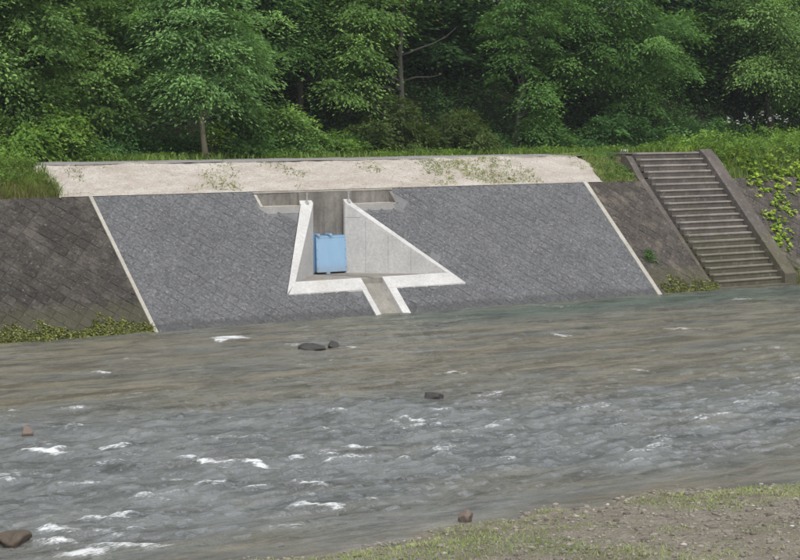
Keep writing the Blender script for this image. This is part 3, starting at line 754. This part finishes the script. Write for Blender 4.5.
tree('dark_tree', 'dark bluish tree above the white flowers near the stairs', 768, 12.0,
     [((-.6,-.5,3.2),(1.5,1.3,.9)), ((.9,-.6,4.4),(1.9,1.5,1.0)), ((-1.0,-.2,5.4),(1.7,1.5,.9)), ((1.6,0,2.6),(1.5,1.2,.9)), ((2.6,-.2,4.0),(1.5,1.4,1.0)), ((2.9,0,6),(1.8,1.6,1))],
     L_BLUE, B_DARK, 24, base_r=.16, dens=1.9, radius=.64, nleaf=135, size=0.131, droop=.3)
tree('blue_green_tree', 'dense blue-green tree standing over the grassy bank end, leftmost of the forest', 12, 9.6,
     [((-.3,-.3,3.0),(1.5,1.4,.9)), ((.6,-.3,4.2),(1.3,1.3,.9)), ((-.8,0,5.2),(1.7,1.5,.9)), ((.1,0,6.5),(1.8,1.6,1.1)), ((-1.8,0,4.0),(1.6,1.4,1.0)), ((.3,-.2,1.9),(1.2,1.0,.7))],
     L_BLUE, B_DARK, 25, base_r=.14, dens=2.5, radius=.6, nleaf=128, size=0.139)
tree('yellow_green_tree', 'loose yellow-green tree between the leftmost tree and the slender pale-trunked one', 92, 10.8,
     [((-.6,-.3,2.5),(1.3,1.2,.7)), ((.6,-.3,3.0),(1.3,1.1,.7)), ((-.3,-.2,4.0),(1.4,1.3,.7)), ((.9,0,4.9),(1.3,1.2,.7)), ((-.4,0,5.8),(1.5,1.4,.8)), ((.2,-.3,1.6),(1.4,1.0,.6))],
     L_YEL, B_PALE, 26, base_r=.11, dens=2.3, radius=.55, nleaf=121, size=0.139, flat=.3)
tree('shaded_tree', 'shaded mid green tree between the slender pale-trunked tree and the branching one', 300, 13.2,
     [((-.9,-.2,2.8),(1.4,1.3,.8)), ((.7,-.2,3.6),(1.4,1.3,.8)), ((-.7,0,4.8),(1.6,1.5,.9)), ((.9,0,5.8),(1.6,1.5,.9))],
     L_MID, B_DARK, 27, base_r=.13, dens=2.0, radius=.6, nleaf=121, size=0.131)
tree('leaning_tree', 'small light green tree leaning right of the branching tree', 522, 11.4,
     [((-.5,-.3,4.6),(1.3,1.2,.7)), ((.6,-.4,2.2),(1.0,.9,.45)), ((.1,-.2,5.8),(1.4,1.3,.8)), ((-.3,0,3.5),(1.1,1.0,.5))],
     L_MID, B_GREY, 28, path=[(-.3,0,0),(-.2,0,1.2),(0,0,2.4),(0,0,3.6),(-.1,0,5),(0,0,6.8)], base_r=.09, dens=2.1, radius=.52, nleaf=114, size=0.131, flat=.28)

# deeper trees on the hill: two kinds, copied
backA = tree('hill_tree', 'dark forest tree deep on the wooded hill', 40, 16.5,
     [((0,0,3.0),(2.2,2.0,1.2)), ((-1,-.3,4.6),(2.0,1.8,1.1)), ((1,0,5.6),(2.2,2.0,1.2)), ((0,0,7.4),(2.5,2.3,1.4)), ((0,0,9.2),(1.9,1.9,1.4))],
     L_DARK, B_DARK, 31, base_r=.17, dens=1.25, radius=.85, nleaf=62, size=.25, group='dark trees deep on the hill')
backB = tree('hill_tree', 'dark forest tree deep on the wooded hill', 160, 15.2,
     [((0,0,2.2),(1.8,1.7,1.1)), ((.8,-.2,4.0),(2.0,1.8,1.1)), ((-1,0,5.2),(2.2,2.0,1.2)), ((.2,0,7.0),(2.4,2.2,1.3)), ((0,0,8.8),(1.7,1.7,1.3))],
     L_DARK, B_DARK, 32, base_r=.16, dens=1.3, radius=.8, nleaf=62, size=.24, group='dark trees deep on the hill')
rb = random.Random(12)
backA.scale = (1, 1, .62); backB.scale = (1, 1, .62)
for i, (u, Y, sc) in enumerate([(-60,14,1.0),(100,17.5,.95),(235,15.0,1.0),(265,18.5,.9),(345,16.6,1.05),(440,15.6,1.0),(470,18.8,.9),(545,15.4,1.0),(575,18,.9),(670,15.2,1.05),(700,17.5,.95),(735,14.6,1.0),(830,14.5,1.1),(870,13,1.0),(-20,19,.9),(180,20,.85),(400,20.5,.85),(640,20.5,.9),(790,18.5,.9),(930,14,1.1),(-130,15,1.1)]):
    x = on_y(u, 130, Y)[0]
    dup((backA, backB)[i % 2], (x, Y, float(ground_z(x, Y)) - .1), rb.uniform(0, 6.28), sc, 'dark forest tree deep on the wooded hill')

# shrubs along the forest edge
def shrub(name, label, u, Y, lobes, leafm, seed, size=.13, dens=4.0, radius=.4, nleaf=80, **kw):
    return tree(name, label, u, Y, lobes, leafm, B_DARK, seed, path=[(0,0,-.05),(.03,0,.25),(.0,.02,.5),(.05,0,.8)], base_r=.035, dens=dens, radius=radius, nleaf=nleaf, size=size, nlimb=14, cat_='shrub', group='shrubs along the forest edge', **kw)
shrub('shrub', 'bright green shrub where the pale gravel begins', 58, 8.6, [((-.3,0,.75),(.9,.7,.6)), ((.5,0,.55),(.7,.6,.5)), ((0,0,1.3),(.6,.5,.45))], L_BRIGHT, 41)
shrub('shrub', 'rounded mid green shrub just right of the slender pale trunk', 250, 9.6, [((-.4,0,.8),(.9,.8,.65)), ((.6,0,.7),(.9,.7,.6)), ((0,0,1.5),(.8,.7,.5))], L_MID, 42)
shrub('shrub', 'yellowish shrub tangled with creeper below the shaded tree', 296, 9.4, [((0,0,.7),(1.0,.7,.6)), ((.8,0,.5),(.7,.6,.45)), ((-.5,.1,1.3),(.7,.6,.5))], L_YEL, 43)
shrub('shrub', 'low bright green shrub left of the olive bushes', 338, 9.3, [((0,0,.4),(.8,.6,.4)), ((.5,0,.3),(.5,.5,.3))], L_BRIGHT, 44)
shrub('shrub', 'dull olive shrub hiding the foot of the branching tree', 395, 10.0, [((-.4,0,.9),(1.1,.8,.75)), ((.6,0,.8),(.9,.8,.65)), ((.1,.1,1.5),(.7,.6,.45))], L_OLIVE, 45)
shrub('shrub', 'dull olive shrub right of the branching tree', 455, 10.3, [((-.4,0,.7),(1.0,.7,.6)), ((.7,0,.7),(1.0,.8,.6)), ((.1,0,1.3),(.7,.6,.4))], L_OLIVE, 46)
shrub('shrub', 'light green shrub below the leaning tree', 540, 10.8, [((0,0,.9),(.9,.7,.55)), ((.5,0,.5),(.8,.6,.45)), ((-.1,0,1.5),(.6,.5,.35))], L_MID, 47)
shrub('shrub', 'dark shrub under the broad spreading tree', 620, 11.0, [((-1,0,.7),(1.1,.8,.6)), ((.4,0,.8),(1.2,.8,.65)), ((1.6,0,.6),(.9,.7,.5))], L_DARK, 48)
shrub('shrub', 'dark shrub behind the top of the stairs', 690, 10.9, [((-.5,0,.7),(1.0,.8,.6)), ((.7,0,.6),(1.0,.8,.55))], L_DARK, 49)
shrub('shrub', 'mid green shrub under the yellow-green tree', 118, 9.8, [((-.4,0,.5),(.8,.7,.45)), ((.5,0,.6),(.8,.7,.5))], L_DARK, 50)
shrub('shrub', 'green shrub spilling over the grassy bank end at the far left', 8, 8.2, [((-.4,0,.7),(.9,.8,.6)), ((.5,0,.9),(.7,.6,.5)), ((-1.5,0,.8),(1.0,.8,.6))], L_BRIGHT, 51)
shrub('shrub', 'bright leafy shrub at the right edge above the vines', 790, 7.2, [((-.6,-.2,.3),(1.0,.7,.35)), ((.9,0,.4),(1.1,.8,.4))], L_BRIGHT, 52)
shrub('creeper', 'lime creeper climbing the foot of the slender pale trunk', 211, 8.75, [((.15,0,.5),(.22,.22,.5)), ((.3,0,1.1),(.3,.25,.4))], L_VINE, 53, size=.11, radius=.22, nleaf=40)

# ------------------------------------------------------------------ undergrowth, grass and moss (uncountable)
def blades(C, h, w, tone, lean=.35, r=rng):
    n = len(C); a = r.uniform(0, 2*np.pi, n); d = np.stack([np.cos(a), np.sin(a), 0*a], 1); s = np.stack([-np.sin(a), np.cos(a), 0*a], 1)
    hh_ = (h * r.uniform(.5, 1.3, n))[:, None]; ln = hh_ * r.uniform(.05, lean, n)[:, None] ; up = np.array([0, 0, 1.0])
    b0 = C - s*w/2; b1 = C + s*w/2; m0 = C + up*hh_*.6 + d*ln*.5 - s*w*.35; m1 = m0 + s*w*.7; tp = C + up*hh_*.93 + d*ln*1.4
    V = np.stack([b0, b1, m1, m0, tp], 1).reshape(-1, 3); b = np.arange(n)[:, None]*5
    F = np.concatenate([b + np.array([[0, 1, 2]]), b + np.array([[0, 2, 3]]), b + np.array([[3, 2, 4]])], 0)
    return V, F, np.repeat(tone, 5)
def grass_obj(name, label, C, h, w, mat, tone=None, **kw):
    t = np.clip(rng.normal(.5, .22, len(C)) + (fbm(C[:, 0]*.7, C[:, 1]*.7) - .45) * 1.2, 0, 1) if tone is None else tone
    V, F, T = blades(C, h, w, t, **kw); o = link(name, np_mesh(name, V, F, attr={'tone': T}), mat); tag(o, label, 'grass', kind='stuff'); return o
def scatter(n, x0, x1, y0, y1, dens=None, zf=ground_z, r=rng):
    x = r.uniform(x0, x1, n); y = r.uniform(y0, y1, n)
    if dens is not None:
        m = r.random(n) < dens(x, y); x, y = x[m], y[m]
    return np.stack([x, y, zf(x, y)], 1)
# verge between path and trees
C = scatter(42000, -8, 44, 7.0, 11.2, lambda x, y: np.clip(.15 + 1.6*(fbm(x*.5, y*.9) - .33), 0, 1) * np.clip((y - 7.0) / 1.0 + (x > 10)*.4, 0, 1))
grass_obj('verge_grass', 'bright green grass verge along the forest edge', C, .24, .03, L_GRASS, lean=.9)
# tall grass on the bank end at the left
C = scatter(30000, -9, -.75, YT + .02, 8.5, lambda x, y: np.clip(1.2*fbm(x*.8, y*.8)+.3, 0, 1))
grass_obj('bank_grass', 'tall grass on the bank end above the left brown wall', C, .24, .02, L_GRASS, lean=1.1)
C = scatter(5000, -9, -.9, YT + .0, YT + .5); grass_obj('dry_grass', 'dry grass edge along the top of the left brown wall', C, .22, .025, L_DRY)
# grass patch between gravel and stairs, and round the stair head
C = scatter(8000, 18.6, SX0 - .4, YT + .02, YC + 1.5, lambda x, y: np.clip(3.2*(fbm(x*1.3, y*1.3)-.40), 0, 1)); grass_obj('grass_patch', 'patch of short grass between the gravel shoulder and the stairs', C, .11, .022, L_PALEG, lean=1.6)
C = scatter(16000, SX1 + .45, 42, YT + .0, 8.2, lambda x, y: np.clip(1.5*fbm(x*.9, y*.9)+.1, 0, 1)); grass_obj('bank_weeds', 'lush green weeds on the bank right of the stairs', C, .32, .035, L_GRASS, lean=.9)
# sparse weeds on the pale shoulder
def shw(x, y):
    return np.clip(3.4 * (fbm(x * .9 + 3, y * 1.4 + 8) - .48) + .8 * np.exp(-((x - 14) / 3.0) ** 2) * (fbm(x*2, y*2) > .47), 0, 1) * .8
C = scatter(26000, -1, 18.4, YT + .05, YC, shw, zf=lambda x, y: shoulder_z(x, y) - .01); grass_obj('shoulder_weeds', 'sparse low weeds creeping over the pale gravel shoulder', C, .05, .028, L_PALEG, lean=2.6)
# forest undergrowth
n = 5200; x = rng.uniform(-12, 50, n); y = 10.4 + 14 * rng.random(n) ** 1.3
cc = np.stack([x, y, ground_z(x, y) + rng.uniform(.05, .55, n)], 1); oo = unit(n); oo[:, 2] = np.abs(oo[:, 2])
V, F, T = sprays(cc, oo, .5, 22, .17, flat=.5)
o = link('undergrowth', np_mesh('undergrowth', V, F, attr={'tone': T}), L_DARK); tag(o, 'dark leafy undergrowth covering the forest slope', 'undergrowth', kind='stuff')
# low leafy weeds in front of the shrubs
n = 900; x = rng.uniform(-6, 42, n); y = rng.uniform(8.0, 9.8, n); m = fbm(x*.5, y*.5) > .45; x, y = x[m], y[m]; n = len(x)
cc = np.stack([x, y, ground_z(x, y) + rng.uniform(.05, .22, n)], 1); oo = unit(n); oo[:, 2] = np.abs(oo[:, 2])
V, F, T = sprays(cc, oo, .28, 22, .11, flat=.5); o = link('verge_weeds', np_mesh('verge_weeds', V, F, attr={'tone': T}), L_BRIGHT); tag(o, 'low bright leafy weeds at the foot of the shrubs', 'weeds', kind='stuff')
def weed_mass(name, label, n, x0, x1, y0, y1, hmax, mat, size=.10, rad=.24):
    x = rng.uniform(x0, x1, n); y = rng.uniform(y0, y1, n); hv = hmax * np.clip(1.6 * fbm(x * .7 + 2, y * .7) - .2, .1, 1.1)
    cc = np.stack([x, y, ground_z(x, y) + .05 + hv * rng.random(n)], 1); oo = unit(n); oo[:, 2] = np.abs(oo[:, 2])
    V, F, T = sprays(cc, oo, rad, 20, size, flat=.6, asp=.45, tvar=.3); o = link(name, np_mesh(name, V, F, attr={'tone': T}), mat); tag(o, label, 'weeds', kind='stuff')
weed_mass('leafy_weeds', 'tangle of bright leafy weeds above the wall right of the stairs', 1700, SX1 + .9, 40, YT + .5, 8.0, .9, L_BRIGHT, .12)
weed_mass('lime_weeds', 'lime green weeds just right of the stair head', 160, SX1 + .5, 27.5, YT + .5, 6.2, .3, L_VINE, .10, .2)
weed_mass('leafy_weeds', 'leafy weeds among the tall grass on the left bank end', 800, -9, -1.0, YT + .25, 8.4, .6, L_BRIGHT)
weed_mass('leafy_weeds', 'low leafy weeds in the grass patch left of the stairs', 110, 18.9, SX0 - .4, YT + .15, YC + .6, .14, L_MID, .07, .14)
# moss at the wall feet
def moss(name, label, x0, x1, smax, n):
    x = rng.uniform(x0, x1, n); lim = smax * np.clip(.35 + 1.3 * (fbm(x * 2.6, x * 0 + 4) - .25), .12, 1.3); s = -.15 + (lim + .15) * rng.random(n) ** 1.5
    cc = np.array([P(a, b, .02) for a, b in zip(x, s)]); oo = np.tile(np.array(P(0, 0, 1.0)), (n, 1))
    V, F, T = sprays(cc, oo, 0.075, 14, .055, flat=.8, asp=.75, droop=.6, tvar=.3)
    o = link(name, np_mesh(name, V, F, attr={'tone': T}), L_MOSS); tag(o, label, 'moss', kind='stuff')
moss('moss', 'yellow-green moss fringe at the waterline of the left brown wall', -14, -.05, .66, 3300)
moss('moss', 'mossy growth at the waterline between the new facing and the stairs', XJ + .3, SX0 - .05, .85, 420)
moss('moss', 'mossy growth at the waterline right of the stairs', SX1 + .45, 34, .75, 1200)

# climbing vines and small plants on the old wall
def vine(label, pix, spread, n, size=.13):
    pts = [plane(u, v, (0, -math.tan(TH), 1), .0) for u, v in pix]
    t = empty('climbing_vine', tuple(pts[-1])); tag(t, label, 'vine')
    cc = []
    for i in range(len(pts) - 1):
        for q in range(n):
            p = pts[i] + (pts[i+1] - pts[i]) * random.random(); cc.append(p + np.array([random.gauss(0, spread), 0, 0]) + np.array(P(0, random.gauss(0, spread * .8), random.uniform(.05, .12))))
    cc = np.array(cc); oo = np.tile(np.array(P(0, 0, 1.0)), (len(cc), 1))
    V, F, T = sprays(cc, oo, .09, 7, size, flat=.6, asp=.85, tvar=.3)
    o = link('foliage', np_mesh('foliage', V, F, attr={'tone': T}), L_VINE, t)
    m_ = MB(); m_.tube([tuple(p + np.array(P(0, 0, .05))) for p in pts], [.014] * len(pts), 5); m_.build('stem', B_DARK, t)
vine('lime vine trailing down the wall beside the stairs', [(772, 160), (776, 178), (779, 200), (775, 218), (778, 238), (781, 262)], .24, 22)
vine('lime vine hanging over the wall top at the right edge', [(785, 158), (794, 172), (799, 186), (806, 196)], .3, 18)
vine('short lime vine just right of the stair wall', [(748, 160), (752, 172), (757, 184), (760, 190)], .2, 12)
p = plane(652, 262, (0, -math.tan(TH), 1), 0)
t = empty('wall_weed', tuple(p)); tag(t, 'small green weed rooted in the brown wall left of the stairs', 'weed')
cc = np.array([p + np.array(P(random.gauss(0, .12), random.uniform(0, .45), random.uniform(.03, .14))) for _ in range(22)]); V, F, T = sprays(cc, np.tile(np.array(P(0, 0, 1.0)), (22, 1)), .12, 14, .08)
link('foliage', np_mesh('foliage', V, F, attr={'tone': T}), L_MID, t)
m_ = MB(); m_.tube([tuple(p), tuple(p + np.array(P(0, .25, .1))), tuple(p + np.array(P(.03, .42, .13)))], [.012, .01, .006], 5); m_.build('stem', B_DARK, t)

# white flowering weeds above the wall on the right
fl = [(729,7.4,.75),(737,7.0,.62),(745,7.5,.9),(752,7.1,.7),(761,7.6,.95),(768,7.2,.75),(777,7.5,.9),(786,7.1,.7)]
for i, (u, Y, h) in enumerate(fl):
    x = on_y(u, 145, Y)[0]; z = float(ground_z(x, Y)); t = empty('flowering_weed', (x, Y, z))
    tag(t, 'tall weed with a pale white flower head above the wall right of the stairs', 'weed', 'white flowering weeds right of the stairs')
    h = h + .5
    m_ = MB(); m_.tube([(x, Y, z - .05), (x + .02, Y, z + h*.5), (x + .05*(-1)**i, Y, z + h)], [.012, .009, .005], 5); m_.build('stem', L_OLIVE, t)
    cc = np.array([[x + random.gauss(0, .06), Y + random.gauss(0, .06), z + h + random.uniform(-.14, .08)] for _ in range(7)]); V, F, T = sprays(cc, unit(7), .05, 7, .036, asp=.8)
    link('flower_head', np_mesh('flower_head', V, F, attr={'tone': T}), M_PETAL, t)['kind'] = 'stuff'
    cc = np.array([[x + random.gauss(0, .1), Y + random.gauss(0, .1), z + h * random.uniform(.1, .75)] for _ in range(12)]); V, F, T = sprays(cc, unit(12), .12, 8, .12, asp=.4)
    link('foliage', np_mesh('foliage', V, F, attr={'tone': T}), L_BRIGHT, t)

# small white block lying at the path edge
p = on_z(624, 152.0, ZC + .02); m_ = MB(); m_.box(-.16, .16, -.08, .08, 0, .09); o = m_.build('white_block', M_WHITE, None, bevel=.015); o.location = p; o.rotation_euler = (0, 0, .3)
tag(o, 'small white block lying in the grass by the stair head', 'block')

# ------------------------------------------------------------------ humid air over the river
m_ = MB(); m_.box(-150, 170, -100, 70, -3, 40); hz = m_.build('haze', None); tag(hz, kind='stuff')
hm = bpy.data.materials.new('haze'); hm.use_nodes = True; hm.node_tree.nodes.clear()
pv = hm.node_tree.nodes.new('ShaderNodeVolumePrincipled'); pv.inputs['Color'].default_value = (.88, .95, 1.0, 1); pv.inputs['Density'].default_value = .00029; pv.inputs['Anisotropy'].default_value = .2
om = hm.node_tree.nodes.new('ShaderNodeOutputMaterial'); hm.node_tree.links.new(pv.outputs[0], om.inputs['Volume']); hz.data.materials.append(hm)

# ------------------------------------------------------------------ rocks in the river and on the shore
def rock(name, label, u, v, size, mat, seed, z=0.0, sink=.35):
    p = on_z(u, v, z); bm = bmesh.new(); bmesh.ops.create_icosphere(bm, subdivisions=4, radius=1.0); r = np.random.default_rng(seed); ph = r.uniform(0, 6.28, (6, 3)); fr_ = r.uniform(1.2, 3.4, (6, 3))
    planes = [(Vector(unit(1, r)[0]), r.uniform(.55, .9)) for _ in range(14)]
    for w in bm.verts:
        c = w.co.normalized(); d = 1.0
        for pn_, pd in planes:
            q = c.dot(pn_)
            if q > .05: d = min(d, pd / q)
        d = max(d, .45) + sum(.022 * math.sin(c.x*fr_[i,0]*(2+i)+ph[i,0]) * math.sin(c.y*fr_[i,1]*(2+i)+ph[i,1]) * math.cos(c.z*fr_[i,2]*(2+i)) for i in range(6))
        w.co = Vector((c.x * size[0], c.y * size[1], c.z * size[2])) * d
    me = bpy.data.meshes.new(name); bm.to_mesh(me); bm.free()
    for q in me.polygons: q.use_smooth = True
    o = link(name, me, mat, None); o.location = (p[0], p[1], z + size[2] * (.5 - sink)); o.rotation_euler = (0, 0, r.uniform(0, 6)); tag(o, label, 'rock')
rock('river_rock', 'flat dark wet rock breaking the water below the outlet chute', 313, 350, (.36, .20, .15), M_ROCKD, 1, sink=.25)
rock('river_rock', 'smaller wet rock right beside the flat dark one', 333, 348, (.2, .15, .14), M_ROCKD, 2, sink=.15)
rock('river_rock', 'small brownish rock standing in the rapids near the left edge', 27, 436, (.15, .13, .17), M_ROCKR, 3)
rock('river_rock', 'large brown rock in white water at the bottom left corner', 14, 543, (.30, .24, .20), M_ROCKB, 4)
rock('river_rock', 'dark half-sunken rock in mid river', 433, 397, (.26, .16, .10), M_ROCKD, 5, sink=.42)
rock('shore_rock', 'reddish brown rock at the water edge of the gravel bar', 465, 519, (.13, .11, .12), M_ROCKR, 6, .04)
rock('shore_rock', 'pale flat stone on the gravel bar near the right edge', 738, 500, (.11, .08, .06), M_BAR, 7, .06)

# pebbles of the gravel bar: one mass
def pebbles(n):
    bm = bmesh.new(); bmesh.ops.create_icosphere(bm, subdivisions=1, radius=1.0); bv = np.array([w.co[:] for w in bm.verts]); bf = np.array([[q.index for q in f_.verts] for f_ in bm.faces]); bm.free()
    x = rng.uniform(-20, 4, n); y = rng.uniform(-30, -23.0, n); s = np.clip(rng.lognormal(-4.3, .55, n), .006, .06)
    k_ = (y < shore_y(x) + .35); x, y, s = x[k_], y[k_], s[k_]; n = len(x)
    z = bed_z(x, y) + s * .12
    a = rng.uniform(0, 6.28, n); sc = np.stack([s * rng.uniform(.8, 1.5, n), s * rng.uniform(.7, 1.1, n), s * rng.uniform(.35, .75, n)], 1)
    v = bv[None] * sc[:, None, :] * rng.uniform(.8, 1.2, (n, len(bv), 1)); c_, s_ = np.cos(a)[:, None], np.sin(a)[:, None]
    v = np.stack([v[..., 0]*c_ - v[..., 1]*s_ + x[:, None], v[..., 0]*s_ + v[..., 1]*c_ + y[:, None], v[..., 2] + z[:, None]], -1)
    F = (bf[None] + (np.arange(n) * len(bv))[:, None, None]).reshape(-1, 3)
    o = link('pebbles', np_mesh('pebbles', v.reshape(-1, 3), F, True, {'tone': np.repeat(np.clip(rng.normal(.34, .2, n), 0, 1), len(bv))}), M_PEB); tag(o, 'loose mixed pebbles covering the near gravel bar', 'pebbles', kind='stuff')
pebbles(26000)
def bar_d(x, y):
    d = shore_y(x) - y
    return np.clip(2.6 * (fbm(x * 1.1 + 9, y * 1.1) - .40), 0, 1) * (d > .12) * (.9 + .2 * np.exp(-((d - 1.0) / 1.0) ** 2))
C = scatter(120000, -20, 4, -29.5, -23.2, bar_d, zf=lambda x, y: bed_z(x, y) - .01)
grass_obj('bar_grass', 'short bright grass sprouting along the near gravel bar', C, .05, .011, L_PALEG, lean=1.6)
